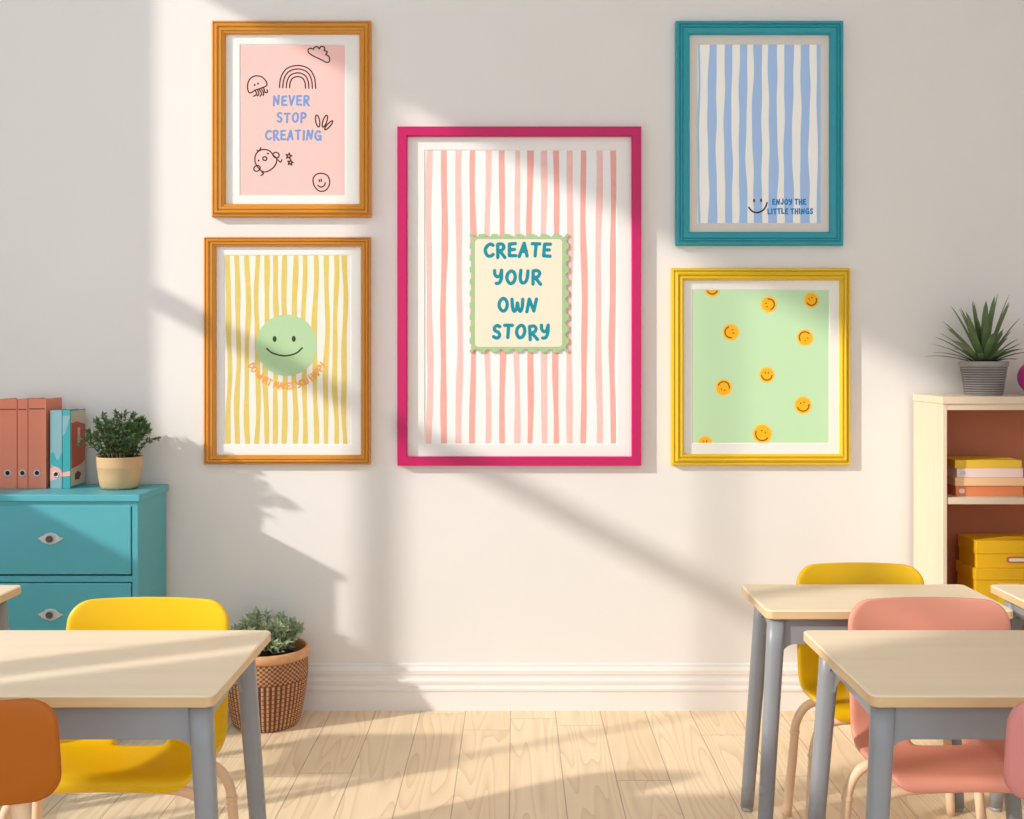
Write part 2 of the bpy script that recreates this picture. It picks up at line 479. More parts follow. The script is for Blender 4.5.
MOULDED = [(0, 0.001), (0, 0.026), (0.05, 0.030), (0.12, 0.031), (0.17, 0.027), (0.22, 0.027), (0.26, 0.034), (0.34, 0.037), (0.44, 0.036),
           (0.50, 0.031), (0.54, 0.030), (0.60, 0.0345), (0.74, 0.034), (0.80, 0.029), (0.86, 0.028), (0.93, 0.028), (1.0, 0.024), (1.0, 0.008), (0.9, 0.001)]
PLAIN = [(0, 0.001), (0, 0.033), (0.06, 0.036), (0.92, 0.036), (1.0, 0.033), (1.0, 0.008), (0.9, 0.001)]
TEALMOULD = [(0, 0.001), (0, 0.027), (0.06, 0.031), (0.22, 0.031), (0.26, 0.026), (0.32, 0.026), (0.36, 0.032), (0.44, 0.033), (0.50, 0.029),
             (0.56, 0.032), (0.90, 0.030), (1.0, 0.024), (1.0, 0.008), (0.9, 0.001)]
GOLDMOULD = [(0, 0.001), (0, 0.024), (0.05, 0.029), (0.20, 0.030), (0.27, 0.024), (0.33, 0.031), (0.48, 0.036), (0.60, 0.032), (0.64, 0.027),
             (0.70, 0.031), (0.84, 0.033), (0.92, 0.028), (1.0, 0.022), (1.0, 0.008), (0.9, 0.001)]

def poster(label, out, inn, sheet, prof, fmat, mmat, paper):
    K = Art.K
    rx = ((out[0]+out[2])/2 - 515)*K; rz = CAM_Z - (out[3]-359)*K
    t = thing('framed_poster', label, 'picture', (rx, WALL_Y, rz), 'framed posters on the wall')
    art = Art(rx, rz)
    obj('frame', frame_mesh(out, inn, art, prof), fmat, t)
    # mat board with its window and bevelled cut
    bm = bmesh.new()
    e = 3
    R = [((inn[0]-e, inn[1]-e, inn[2]+e, inn[3]+e), MAT_H), ((sheet[0]-1.0, sheet[1]-1.0, sheet[2]+1.0, sheet[3]+1.0), MAT_H),
         (sheet, SHEET_H), (sheet, 0.006), ((inn[0]-e, inn[1]-e, inn[2]+e, inn[3]+e), 0.006)]
    rings = [[bm.verts.new(art.p(*q, h)) for q in ((r[0], r[1]), (r[2], r[1]), (r[2], r[3]), (r[0], r[3]))] for r, h in R]
    for i in range(5):
        a, b = rings[i], rings[(i+1) % 5]
        for k in range(4): bm.faces.new((a[k], b[k], b[(k+1) % 4], a[(k+1) % 4]))
    bmesh.ops.recalc_face_normals(bm, faces=bm.faces)
    obj('mat', bm, mmat, t)
    bm = bmesh.new()
    a = art.p(sheet[0], sheet[3], 0); b = art.p(sheet[2], sheet[1], 0)
    box(bm, a[0]-0.003, b[0]+0.003, -SHEET_H+0.0001, -0.004, a[2]-0.003, b[2]+0.003)
    return t, art, bm

def wavy_stripe(bm, art, xc, w, y0, y1, h, mi, amp, rnd, xmin=-1e9, xmax=1e9):
    ph = [rnd.uniform(0, 6.28) for _ in range(4)]; n = 30; prev = None
    for i in range(n+1):
        y = y0 + (y1-y0)*i/n; s = i/n
        c = xc + amp*(math.sin(ph[0]+s*7) + 0.5*math.sin(ph[1]+s*15))*0.7
        ww = w*(1 + 0.10*math.sin(ph[2]+s*9) + 0.07*math.sin(ph[3]+s*23))
        a, b = max(xmin, c-ww/2), min(xmax, c+ww/2)
        cur = (bm.verts.new(art.p(a, y, h)), bm.verts.new(art.p(b, y, h)))
        if prev:
            f = bm.faces.new((prev[0], cur[0], cur[1], prev[1])); f.material_index = mi
        prev = cur

# 1 -- doodle poster
S = (239.8, 44, 344.5, 194.8)
t, art, bm = poster('orange moulded frame with pink doodle poster lettered in blue, upper left', (212, 21, 371, 217), (225.3, 34, 359.5, 204), S, MOULDED, 'frame_orange', 'mat_board', 'paper_pink')
sheet = obj('poster_sheet', bm, 'paper_pink', t)
def lines(rows, cap, w, h, ink):
    for i, (txt, x0, x1, yc) in enumerate(rows):
        bm = bmesh.new(); text_line(bm, art, txt, x0, x1, yc, cap, w, h, i+1+len(txt)); obj('lettering', bm, ink, sheet)
lines([('NEVER', 272.6, 308.6, 99.8), ('STOP', 276.4, 305.2, 117), ('CREATING', 265, 320, 134.4)], 9.0, 2.1, INK_H, 'ink_blue')
def D(pts): return [(x/5.115+225, y/5.115+40) for x, y in pts]
LW = 1.25
def doodle(name, curves):
    bm = bmesh.new()
    for kind, pts in curves:
        if kind == 'd':
            for x, y in D(pts): disc(bm, art, x, y, 0.95, 1.0, INK_H)
        elif kind == 'e':
            cx, cy, a, b, rot = pts; r = math.radians(rot); n = 24
            ribbon(bm, art, D([(cx + a*math.cos(k*2*PI/n)*math.cos(r) - b*math.sin(k*2*PI/n)*math.sin(r), cy + a*math.cos(k*2*PI/n)*math.sin(r) + b*math.sin(k*2*PI/n)*math.cos(r)) for k in range(n+1)]), LW, INK_H)
        else:
            ribbon(bm, art, D(pts if kind == 'l' else sm2(pts, 5, kind == 'c')), LW, INK_H)
    obj(name, bm, 'ink_black', sheet)
doodle('cloud_doodle', [('l', sm2([(425, 62), (422, 48), (432, 38), (450, 43)], 5) + sm2([(450, 43), (455, 33), (470, 30), (480, 41)], 5) + sm2([(480, 41), (490, 28), (506, 34), (505, 50)], 5)
        + sm2([(505, 50), (520, 56), (513, 70)], 5) + sm2([(513, 70), (530, 82), (531, 106), (515, 110)], 5) + sm2([(515, 110), (480, 92), (450, 78), (425, 62)], 5))])
doodle('rainbow_doodle', [('s', [(367-a, 240), (367-a*0.92, 240-hh*0.45), (367-a*0.60, 240-hh*0.85), (369, 240-hh), (369+a*0.62, 240-hh*0.85), (369+a*0.93, 240-hh*0.45), (369+a, 240+3)]) for a, hh in ((92, 114), (75, 96), (57, 76), (40, 57))])
doodle('jellyfish_doodle', [('c', [(117, 262), (111, 232), (122, 198), (150, 180), (185, 185), (208, 210), (208, 230), (180, 243), (150, 253), (130, 266)]), ('d', [(148, 226), (165, 219)]),
        ('s', [(153, 258), (158, 274), (143, 284)]), ('s', [(164, 254), (170, 272), (162, 282)]), ('s', [(172, 251), (184, 270), (176, 284)]), ('s', [(184, 248), (194, 266), (192, 280)]), ('s', [(195, 243), (202, 264), (213, 264), (212, 250)])])
doodle('leaf_doodle', [('e', (471, 411, 10, 31, -10)), ('e', (508, 412, 10, 32, 18)), ('e', (528, 433, 8, 30, 42))])
doodle('chick_doodle', [('c', [(170, 655), (150, 620), (155, 580), (185, 558), (222, 563), (245, 588), (262, 606), (252, 640), (225, 664), (195, 672)]), ('e', (160, 654, 17, 14, -30)), ('e', (258, 586, 16, 14, 20)),
        ('e', (200, 604, 10, 10, 0)), ('d', [(168, 614), (216, 578)]), ('s', [(184, 672), (193, 682), (180, 690)]), ('s', [(268, 610), (280, 622), (288, 610)]), ('s', [(160, 561), (172, 563), (180, 548)])])
for cx, cy, r in ((323, 591, 16), (331, 624, 15)):
    doodle('star_doodle', [('l', [(cx + (r if k % 2 == 0 else r*0.42)*math.sin(k*PI/5+0.2), cy - (r if k % 2 == 0 else r*0.42)*math.cos(k*PI/5+0.2)) for k in range(11)])])
doodle('smiley_doodle', [('c', [(452, 740), (450, 700), (480, 679), (520, 690), (533, 728), (515, 764), (480, 770)]), ('l', [(479, 712), (480, 722)]), ('l', [(489, 709), (490, 721)]), ('s', [(472, 741), (488, 750), (506, 741), (510, 728)])])

# 2 -- yellow stripes with green smiling face
S = (224, 255.4, 349.7, 444.2)
t, art, bm = poster('orange frame with yellow striped poster of a green smiling face', (204, 237.2, 370.4, 464.3), (216, 246.5, 361, 455), S, MOULDED, 'frame_orange', 'mat_board', 'paper_cream')
rnd = random.Random(5)
for x in (227.9, 236.9, 246.5, 256.6, 265.6, 275.2, 284.2, 294, 303.6, 314.7, 325.8, 335, 344):
    wavy_stripe(bm, art, x, 4.9, S[1], S[3], INK_H, 1, 1.3, rnd, S[0], S[2])
sheet = obj('poster_sheet', bm, ['paper_cream', 'stripe_yellow'], t)
bm = bmesh.new()
disc(bm, art, 286, 345.2, 30.6, 30.8, INK_H2, 0, 64)
disc(bm, art, 274, 338.9, 2.0, 3.0, INK_H3, 1); disc(bm, art, 293.2, 338.8, 2.0, 3.0, INK_H3, 1)
ribbon(bm, art, sm2([(266.1, 348.4), (272, 353), (283.9, 355.8), (295, 353.4), (301.6, 348)], 8), 1.6, INK_H3, 1)
obj('smiling_face', bm, ['smiley_green', 'ink_olive'], sheet)
bm = bmesh.new(); arc_text(bm, art, 'DO WHAT MAKES YOU HAPPY', 286, 345.5, 40.5, 152, 27, 6.2, 1.25, INK_H3)
obj('lettering', bm, 'ink_orange', sheet)

# 3 -- large pink stripes with stamp
S = (425, 150, 616.5, 443.7)
t, art, bm = poster('large magenta frame in the middle with pink striped poster and stamp', (397.5, 127, 641, 465.5), (407.5, 136.7, 631.5, 456.4), S, PLAIN, 'frame_magenta', 'mat_board', 'paper_white')
rnd = random.Random(9)
for i, x in enumerate((429.1, 443.6, 459, 473, 487.5, 502.4, 516.9, 530, 543.7, 556.4, 569.6, 584, 599, 613)):
    wavy_stripe(bm, art, x, 5.8, S[1], S[3], INK_H, 1 if i % 2 and i > 0 else 2, 1.1, rnd, S[0], S[2])
sheet = obj('poster_sheet', bm, ['paper_white', 'stripe_rose', 'stripe_blush'], t)
bm = bmesh.new(); x0, y0, x1, y1 = 469.6, 233.8, 568.8, 352.6
pts = []
def teeth(ax, ay, bx, by, n):
    L_ = math.hypot(bx-ax, by-ay); ux, uy = (bx-ax)/L_, (by-ay)/L_; nx, ny = -uy, ux   # inward normal (picture y down, clockwise path)
    step = L_/n
    for i in range(n):
        for k in range(9):
            f = k/8; a = PI*f
            s_ = (i+0.5)*step - math.cos(a)*step*0.27
            dd = math.sin(a)*step*0.26
            pts.append((ax+ux*s_+nx*dd, ay+uy*s_+ny*dd))
pts.append((x0, y0)); teeth(x0, y0, x1, y0, 8); pts.append((x1, y0)); teeth(x1, y0, x1, y1, 10); pts.append((x1, y1)); teeth(x1, y1, x0, y1, 8); pts.append((x0, y1)); teeth(x0, y1, x0, y0, 10)
P3 = [art.p(x, y, 0) for x, y in pts]
prism(bm, [(p[0], p[2]) for p in P3], -0.0165, -0.0140, 'y', 0)
rr = [art.p(x, y, 0) for x, y in rrect(475, 562.2, 239, 346.8, 3.5)]
prism(bm, [(p[0], p[2]) for p in rr], -0.0169, -0.0166, 'y', 1)
prism(bm, [(p[0], p[2]) for p in [art.p(x, y, 0) for x, y in rrect(490, 550, 255, 330, 3)]], -0.0141, -0.0100, 'y', 0)  # spacer added under the printed stamp so that it casts a shadow
stamp = obj('stamp', bm, ['stamp_green', 'stamp_cream'], sheet)
lines([('CREATE', 484.8, 550.5, 249.4), ('YOUR', 494.3, 540.8, 277), ('OWN', 498.6, 536.5, 305.2), ('STORY', 493, 548.8, 331.6)], 12.6, 3.4, 0.0172, 'ink_teal')

# 4 -- blue stripes
S = (698, 43.8, 821.3, 222.7)
t, art, bm = poster('teal frame with blue and white striped poster, upper right', (675.7, 21.2, 843, 245.4), (689.5, 34.5, 829.6, 232), S, TEALMOULD, 'frame_teal', 'mat_grey', 'paper_ivory')
rnd = random.Random(14)
for a, b in ((111, 118), (146, 174), (201, 226), (250, 275), (296, 326), (349, 378), (401, 430), (456, 485), (511, 524)):
    wavy_stripe(bm, art, (a+b)/2/3.342+665, (b-a)/3.342, S[1], S[3], INK_H, 1, 0.8, rnd, S[0], S[2])
sheet = obj('poster_sheet', bm, ['paper_ivory', 'stripe_blue'], t)
bm = bmesh.new()
disc(bm, art, 754.6, 200.2, 0.9, 1.9, INK_H2); disc(bm, art, 761.7, 199.9, 0.9, 1.9, INK_H2)
ribbon(bm, art, sm2([(749.4, 206.9), (752.5, 210.6), (757.7, 212.3), (763.5, 210), (766.4, 206), (767.7, 202.3)], 6), 1.5, INK_H2)
obj('smiley_doodle', bm, 'ink_jet', sheet)
lines([('ENJOY THE', 773.2, 806.6, 201.4), ('LITTLE THINGS', 768.4, 813.4, 210.8)], 5.0, 1.35, INK_H2, 'ink_azure')

# 5 -- green sheet with scattered smiling faces
S = (693.2, 290, 829.7, 443)
t, art, bm = poster('golden yellow frame with green poster of scattered smiling faces', (671.2, 268, 850, 465), (684, 280.3, 840, 454), S, GOLDMOULD, 'frame_gold', 'mat_board', 'paper_green')
sheet = obj('poster_sheet', bm, 'paper_green', t)
for cx, cy, r, rot in ((712.7, 288.4, 7.6, 0), (769.3, 304.3, 7.8, 105), (812.2, 300, 7.2, 25), (731.3, 332, 8.0, -75), (805.8, 337.5, 8.0, -143), (767.5, 374.8, 7.4, 0), (724.2, 387.5, 8.0, 165), (803.8, 405.2, 8.4, 15), (763, 434, 9.4, -30), (705.7, 443.6, 7.0, 0)):
    bm = bmesh.new(); clip = (S[1], S[3]); a = -math.radians(rot)
    disc(bm, art, cx, cy, r+0.7, r+0.9, INK_H, 1, 36, clip); disc(bm, art, cx, cy, r*0.93, r*0.95, INK_H2, 0, 36, clip)
    def tr(x, y): return (cx + (x*math.cos(a)-y*math.sin(a))*r, cy + (x*math.sin(a)+y*math.cos(a))*r)
    for ex in (-0.22, 0.20):
        q = tr(ex, -0.28)
        if clip[0]+0.8 < q[1] < clip[1]-0.8: disc(bm, art, *q, 0.55, 0.95, INK_H3, 2, 12, None, a)
    mouth = [tr(math.cos(b)*0.70, math.sin(b)*0.72) for b in [math.radians(8 + 164*k/20) for k in range(21)]]
    ribbon(bm, art, mouth, 1.1, INK_H3, 2, (clip[0]+0.6, clip[1]-0.6))
    obj('smiley_face', bm, ['smiley_amber', 'smiley_halo', 'ink_brown'], sheet)

# ------------------------------------------------------------------ teal chest of drawers
DX0, DX1, DF, DB, DTOP = -2.060, -1.386, 4.045, 4.372, 0.903
dr = thing('chest_of_drawers', 'teal chest of drawers with binders and potted plant on top', 'chest of drawers', (0, 0, 0))
bm = bmesh.new()
box(bm, DX0, DX0+0.022, DF, DB, 0.0, DTOP-0.026, 0, 0.002, 1); box(bm, DX1-0.022, DX1, DF, DB, 0.0, DTOP-0.026, 0, 0.002, 1)
box(bm, DX0+0.02, DX1-0.02, DB-0.012, DB, 0.05, DTOP-0.026)
for z in (0.055, 0.328, 0.602): box(bm, DX0+0.02, DX1-0.02, DF+0.002, DB-0.01, z-0.022, z)
box(bm, DX0+0.02, DX1-0.02, DF+0.001, DF+0.03, DTOP-0.045, DTOP-0.026)
box(bm, DX0+0.02, DX1-0.02, DF+0.03, DF+0.045, 0.0, 0.04)
obj('carcass', bm, 'teal_lacquer', dr)
bm = bmesh.new(); box(bm, DX0-0.012, DX1+0.010, DF-0.014, DB+0.004, DTOP-0.026, DTOP, 0, 0.004, 2)
obj('top_panel', bm, 'teal_lacquer', dr)
def drawer(z0, z1):
    bm = bmesh.new(); box(bm, DX0+0.026, DX1-0.026, DF-0.002, DF+0.02, z0, z1, 0, 0.003, 2)
    box(bm, DX0+0.04, DX1-0.04, DF+0.02, DB-0.03, z0+0.01, z1-0.03)
    d = obj('drawer', bm, 'teal_lacquer', dr)
    zc = (z0+z1)/2 + 0.006; xc = -1.706
    bm = bmesh.new()
    pts = [(-0.047, 0), (-0.030, 0.007), (-0.018, 0.018), (0, 0.022), (0.018, 0.018), (0.030, 0.007), (0.047, 0), (0.030, -0.007), (0.018, -0.018), (0, -0.022), (-0.018, -0.018), (-0.030, -0.007)]
    prism(bm, [(xc+a, zc+b) for a, b in pts], DF-0.009, DF-0.001, 'y')
    bmesh.ops.bevel(bm, geom=[e for e in bm.edges if all(abs(v.co.y-(DF-0.009)) < 1e-5 for v in e.verts)], offset=0.003, segments=1, affect='EDGES')
    obj('handle_plate', bm, 'silver_metal', d)
    bm = bmesh.new()
    tm = bmesh.new(); lathe(tm, [(0.006, 0), (0.006, 0.008), (0.0115, 0.006), (0.0130, 0.009), (0.0118, 0.013), (0.009, 0.0140), (0.008, 0.0115), (0.0035, 0.0115), (0.0025, 0.0140), (0.0005, 0.0143)], 24)
    merge(bm, tm, None, Matrix.Translation((xc, DF-0.008, zc)) @ Matrix.Rotation(PI/2, 4, 'X'))
    obj('knob', bm, 'dark_metal', d)
drawer(0.608, 0.860); drawer(0.334, 0.576); drawer(0.061, 0.302)

# ------------------------------------------------------------------ binders and books on the chest
def binder(name, label, cat, x0, x1, h, mats, build=None, group=None, y0=4.215, y1=4.362, z=DTOP):
    t = thing(name, label, cat, ((x0+x1)/2, (y0+y1)/2, z), group)
    hw = (x1-x0)/2; hd = (y1-y0)/2
    bm = bmesh.new()
    box(bm, -hw, hw, -hd, -hd+0.004, 0, h, 0, 0.0012, 1)
    box(bm, -hw, -hw+0.003, -hd+0.003, hd, 0, h, 0); box(bm, hw-0.003, hw, -hd+0.003, hd, 0, h, 0)
    cov = obj('cover', bm, mats[0], t)
    bm = bmesh.new(); box(bm, -hw+0.003, hw-0.003, -hd+0.005, hd-0.008, 0.006, h-0.008)
    obj('pages', bm, 'book_pages', t)
    if build: build(t, cov, hw, hd, h)
    return t
def finger_hole(t, hd, z, r=0.0135, x=0):
    bm = bmesh.new(); tm = bmesh.new()
    lathe(tm, [(r*0.62, 0), (r, 0), (r, 0.0022), (r*0.66, 0.0022), (r*0.62, 0.0010)], 24, 0, close=False)
    vs = [tm.verts.new((r*0.66*math.cos(2*PI*k/24), r*0.66*math.sin(2*PI*k/24), 0.0013)) for k in range(24)]
    f = tm.faces.new(vs); f.material_index = 1
    merge(bm, tm, None, Matrix.Translation((x, -hd, z)) @ Matrix.Rotation(PI/2, 4, 'X'))
    obj('finger_ring', bm, ['label_silver', 'hole_black'], t)
def orange_detail(t, cov, hw, hd, h):
    finger_hole(t, hd, 0.060)
    bm = bmesh.new(); box(bm, -hw+0.004, hw-0.004, -hd-0.0006, -hd+0.001, h-0.041, h-0.037)
    obj('spine_line', bm, 'binder_line', t)
bx = lambda p: (p-515)*4.215/1100
binder('ring_binder', 'terracotta ring binder cut by the left picture edge', 'binder', bx(-1.5), bx(16.8), 0.343, ['binder_terracotta'], orange_detail, 'terracotta binders on the chest')
binder('ring_binder', 'narrow terracotta ring binder between two wider ones', 'binder', bx(17.4), bx(27.6), 0.343, ['binder_terracotta'], orange_detail, 'terracotta binders on the chest')
binder('ring_binder', 'wide terracotta ring binder beside the grey-blue binder', 'binder', bx(28.2), bx(46), 0.345, ['binder_terracotta'], orange_detail, 'terracotta binders on the chest')
def blob(bm, pts, y, mi):
    q = sm2(pts, 6, False)
    vs = [bm.verts.new((a, y, b)) for a, b in q]
    f = bm.faces.new(vs); f.material_index = mi
def grey_detail(t, cov, hw, hd, h):
    finger_hole(t, hd, 0.055, 0.0125)
    bm = bmesh.new()
    prism(bm, [(-hw, 0.10), (-hw, 0.125)] + [(-hw+2*hw*k/10, 0.125+0.016*math.sin(k*0.75)) for k in range(1, 11)] + [(hw, 0.075), (0, 0.082)], -hd-0.0006, -hd+0.0005, 'y', 0)
    obj('spine_wave', bm, 'book_teal', t); bm = bmesh.new()
    prism(bm, [(-hw, 0.030), (-hw, 0.078), (-hw*0.2, 0.086), (hw*0.6, 0.078), (hw, 0.060), (hw, 0.050), (0, 0.036)], -hd-0.0007, -hd+0.0005, 'y', 0)
    obj('spine_band', bm, 'stripe_rose', t)
binder('ring_binder', 'grey-blue patterned binder with a round finger hole', 'binder', bx(50.2), bx(62), 0.300, ['book_greyblue'], grey_detail)
def teal_detail(t, cov, hw, hd, h):
    bm = bmesh.new()
    prism(bm, [(-hw, h-0.02), (-hw, h-0.10), (-hw*0.2, h-0.085), (hw*0.5, h-0.05), (hw, h-0.02)], -hd-0.0006, -hd+0.0005, 'y', 0)
    obj('spine_wave', bm, 'book_greyblue', t); bm = bmesh.new()
    prism(bm, [(-hw, 0.046), (-hw, 0.062), (hw, 0.068), (hw, 0.050)], -hd-0.0006, -hd+0.0005, 'y', 0)
    obj('spine_band', bm, 'stripe_rose', t)
    bm = bmesh.new()
    s = hw
    prism(bm, [(-hd+0.006, 0.01), (hd-0.002, 0.01), (hd-0.002, h-0.004), (-hd+0.006, h-0.004)], s, s+0.0006, 'x', 0)
    prism(bm, [(-hd+0.008, 0.075), (-hd+0.10, 0.085), (hd-0.004, 0.10), (hd-0.004, h-0.06), (-hd+0.06, h-0.045), (-hd+0.008, h-0.05)], s+0.0006, s+0.0012, 'x', 1)
    prism(bm, [(hd-0.08, h-0.14), (hd-0.055, h-0.14), (hd-0.055, h-0.07), (hd-0.08, h-0.07)], s+0.0012, s+0.0018, 'x', 2)
    prism(bm, [(-0.03, 0.03), (0.01, 0.028), (0.03, 0.05), (0.0, 0.062), (-0.03, 0.052)], s+0.0006, s+0.0012, 'x', 3)
    obj('cover_print', bm, ['book_sand', 'book_rust', 'label_silver', 'binder_line'], t)
binder('patterned_book', 'thin teal book with rust and sand cover next to the potted plant', 'book', bx(62.5), bx(70.3), 0.300, ['book_teal'], teal_detail)

# ------------------------------------------------------------------ plants
def leaf(bm, base, d, up, ln, wd, mi=0, fold=0.25):
    d = d.normalized(); s = d.cross(up)
    if s.length < 1e-4: s = d.cross(Vector((1, 0, 0)))
    s.normalize(); n = s.cross(d)
    a = bm.verts.new(base)
    b = bm.verts.new(base + d*ln*0.45 + s*wd*0.5 + n*wd*fold)
    c = bm.verts.new(base + d*ln*0.50)
    e = bm.verts.new(base + d*ln*0.45 - s*wd*0.5 + n*wd*fold)
    g = bm.verts.new(base + d*ln - n*ln*0.08)
    for q in ((a, b, c), (b, g, c), (a, c, e), (c, g, e)):
        f = bm.faces.new(q); f.material_index = mi
def bushy(rnd, stems, zbase, spread, height, ln, wd, r0, step, xs=1.0):
    bl, bs = bmesh.new(), bmesh.new()
    for i in range(stems):
        a = rnd.uniform(0, 2*PI); k = math.sqrt(rnd.random()); out = spread*k
        b = Vector((r0*k*math.cos(a)*0.8, r0*k*math.sin(a)*0.8, zbase))
        tip = Vector((out*math.cos(a)*xs, out*math.sin(a), zbase + height*(1.0-0.55*k*k)*rnd.uniform(0.72, 1.08)))
        mid = b.lerp(tip, 0.5) + Vector((0, 0, height*0.12))
        P = smooth_path([b, mid, tip], 6)
        tube(bs, P, [0.0016*(1-0.6*j/len(P)) for j in range(len(P))], 5, caps=False)
        L_ = (tip-b).length; n = max(4, int(L_/step))
        for j in range(n):
            f = (j+1)/n; f = 0.08 + 0.92*f
            idx = min(len(P)-2, int(f*(len(P)-1))); p = P[idx].lerp(P[idx+1], f*(len(P)-1)-idx if idx < len(P)-1 else 0)
            ax = (P[idx+1]-P[idx]).normalized()
            for sgn in range(2):
                th = j*2.4 + sgn*PI + rnd.uniform(-0.5, 0.5)
                side = Vector((math.cos(th), math.sin(th), 0)); side = (side - ax*side.dot(ax)).normalized()
                dd = ax*rnd.uniform(0.45, 1.0) + side*rnd.uniform(0.6, 1.0)
                leaf(bl, p, dd, Vector((rnd.uniform(-0.4, 0.4), rnd.uniform(-0.4, 0.4), 1)), ln*rnd.uniform(0.7, 1.2), wd*rnd.uniform(0.8, 1.2))
        leaf(bl, tip, (tip-mid), Vector((0.2, -1, 0.3)), ln, wd)
    return bl, bs

# small shrub in a tan pot on the chest
p1 = thing('potted_shrub', 'small-leaved green shrub in banded tan pot on the teal chest', 'plant', (-1.518, 4.225, DTOP))
bm = bmesh.new()
lathe(bm, [(0.050, 0.0), (0.064, 0.002), (0.072, 0.012), (0.078, 0.045), (0.082, 0.080), (0.0835, 0.083), (0.0835, 0.088), (0.0825, 0.091), (0.086, 0.121), (0.085, 0.124), (0.079, 0.124), (0.077, 0.106), (0.02, 0.104)], 48)
obj('pot', bm, 'pot_tan', p1)
bm = bmesh.new(); lathe(bm, [(0.078, 0.108), (0.05, 0.114), (0.02, 0.116), (0.001, 0.116)], 24); obj('soil', bm, 'soil', p1)
bl, bs = bushy(random.Random(3), 78, 0.110, 0.146, 0.180, 0.0225, 0.0120, 0.07, 0.0125, 0.95)
obj('foliage', bl, 'leaf_dark', p1); obj('stems', bs, 'stem_brown', p1)

# sage plant in a wicker basket on the floor
BX, BY = -0.956, 4.228
p2 = thing('basket_plant', 'sage green bushy plant in round wicker basket on the floor', 'plant', (BX, BY, 0))
def basket():
    bm = bmesh.new(); NA = 192; NR = 64; H = 0.268
    def R(z):
        t = z/H
        return 0.122 + 0.034*math.sin(min(1, t*1.15)*PI*0.5)*1.0 - 0.004*max(0, t-0.8)*5 if t > 0.06 else 0.111 + (0.0135)*math.sqrt(max(0, t/0.06))
    rings = []
    for j in range(NR+1):
        z = H*j/NR; ring = []
        for i in range(NA):
            a = 2*PI*i/NA
            if z < 0.185:
                rib = math.cos(a*48); off = 0.0030*rib + 0.0016*math.cos(j*PI)
            else:
                off = 0.0016*math.cos(a*48 + (j % 2)*PI) + 0.0012*math.cos(j*PI) + 0.002
            r = R(z) + off
            ring.append(bm.verts.new((r*math.cos(a), r*math.sin(a), z)))
        rings.append(ring)
    for j in range(NR):
        for i in range(NA):
            f = bm.faces.new((rings[j][i], rings[j][(i+1) % NA], rings[j+1][(i+1) % NA], rings[j+1][i])); f.smooth = True
            ph = (i % 4)
            if H*(j+0.5)/NR < 0.185: f.material_index = 1 if (ph in (1, 2) and True) or (j % 4 == 3) else 0
            else: f.material_index = 1 if (i//2 + j//2) % 2 else 0
    bm.faces.new(list(reversed(rings[0])))
    return bm
obj('basket', basket(), ['wicker', 'wicker_dark'], p2)
bm = bmesh.new()
prof = [(0.150, 0.262), (0.160, 0.262), (0.1645, 0.270), (0.1645, 0.288), (0.159, 0.296), (0.152, 0.297), (0.146, 0.290), (0.145, 0.262), (0.145, 0.200)]
lathe(bm, prof, 64, close=False); obj('rim', bm, 'wicker_rim', p2)
bm = bmesh.new(); lathe(bm, [(0.147, 0.248), (0.09, 0.256), (0.001, 0.260)], 32); obj('soil', bm, 'soil', p2)
bl, bs = bushy(random.Random(8), 62, 0.250, 0.150, 0.165, 0.034, 0.0185, 0.11, 0.023, 0.98)
obj('foliage', bl, 'leaf_sage', p2); obj('stems', bs, 'stem_brown', p2)

# ------------------------------------------------------------------ bookcase
KX0, KX1, KF, KB, KT = 1.585, 2.50, 4.075, 4.375, 1.261
bk = thing('bookcase', 'pale birch bookcase with rust lining against the right of the wall', 'bookcase', (0, 0, 0))
def side(x0, x1, inner):
    bm = bmesh.new(); box(bm, x0, x1, KF, KB, 0, KT-0.026, 0, 0.0015, 1)
    s = x1 if inner > 0 else x0
    box(bm, min(s, s+inner*0.002), max(s, s+inner*0.002), KF+0.008, KB-0.01, 0.06, KT-0.03, 1)  # thin brown sheet over the inner face
    obj('side_panel', bm, ['birch', 'rust_panel'], bk)
side(KX0, KX0+0.016, 1); side(KX1-0.016, KX1, -1)
bm = bmesh.new(); box(bm, KX0-0.004, KX1+0.004, KF-0.006, KB, KT-0.028, KT, 0, 0.003, 2); obj('top_panel', bm, 'birch', bk)
bm = bmesh.new(); box(bm, KX0+0.016, KX1-0.016, KF+0.001, KF+0.014, KT-0.050, KT-0.028); obj('rail', bm, 'birch', bk)
bm = bmesh.new(); box(bm, KX0+0.016, KX1-0.016, KB-0.012, KB-0.002, 0.05, KT-0.03); obj('back_panel', bm, 'rust_panel', bk)
SH1, SH2 = 0.886, 0.452
for z in (SH1, SH2, 0.075):
    bm = bmesh.new(); box(bm, KX0+0.019, KX1-0.019, KF+0.003, KB-0.013, z-0.025, z, 0, 0.0015, 1); obj('shelf', bm, 'birch', bk)

def flat_book(label, x0, x1, y0, y1, z, h, m, spinemark=None):
    t = thing('book', label, 'book', ((x0+x1)/2, (y0+y1)/2, z), 'books stacked on the upper shelf')
    hw, hd = (x1-x0)/2, (y1-y0)/2; c = 0.0025
    bm = bmesh.new()
    box(bm, -hw, hw, -hd, hd, 0, c); box(bm, -hw, hw, -hd, hd, h-c, h)
    box(bm, -hw, hw, -hd-0.002, -hd+0.002, 0, h, 0, 0.001, 1)
    obj('cover', bm, m, t)
    bm = bmesh.new(); box(bm, -hw+0.005, hw-0.004, -hd+0.002, hd-0.004, c, h-c); obj('pages', bm, 'book_pages' if m == 'book_blush' else m, t)
    if spinemark:
        bm = bmesh.new(); prism(bm, rrect(-hw+0.012, -hw+0.034, h*0.28, h*0.72, h*0.2), -hd-0.0026, -hd-0.0015, 'y'); obj('spine_label', bm, spinemark, t)
    return t
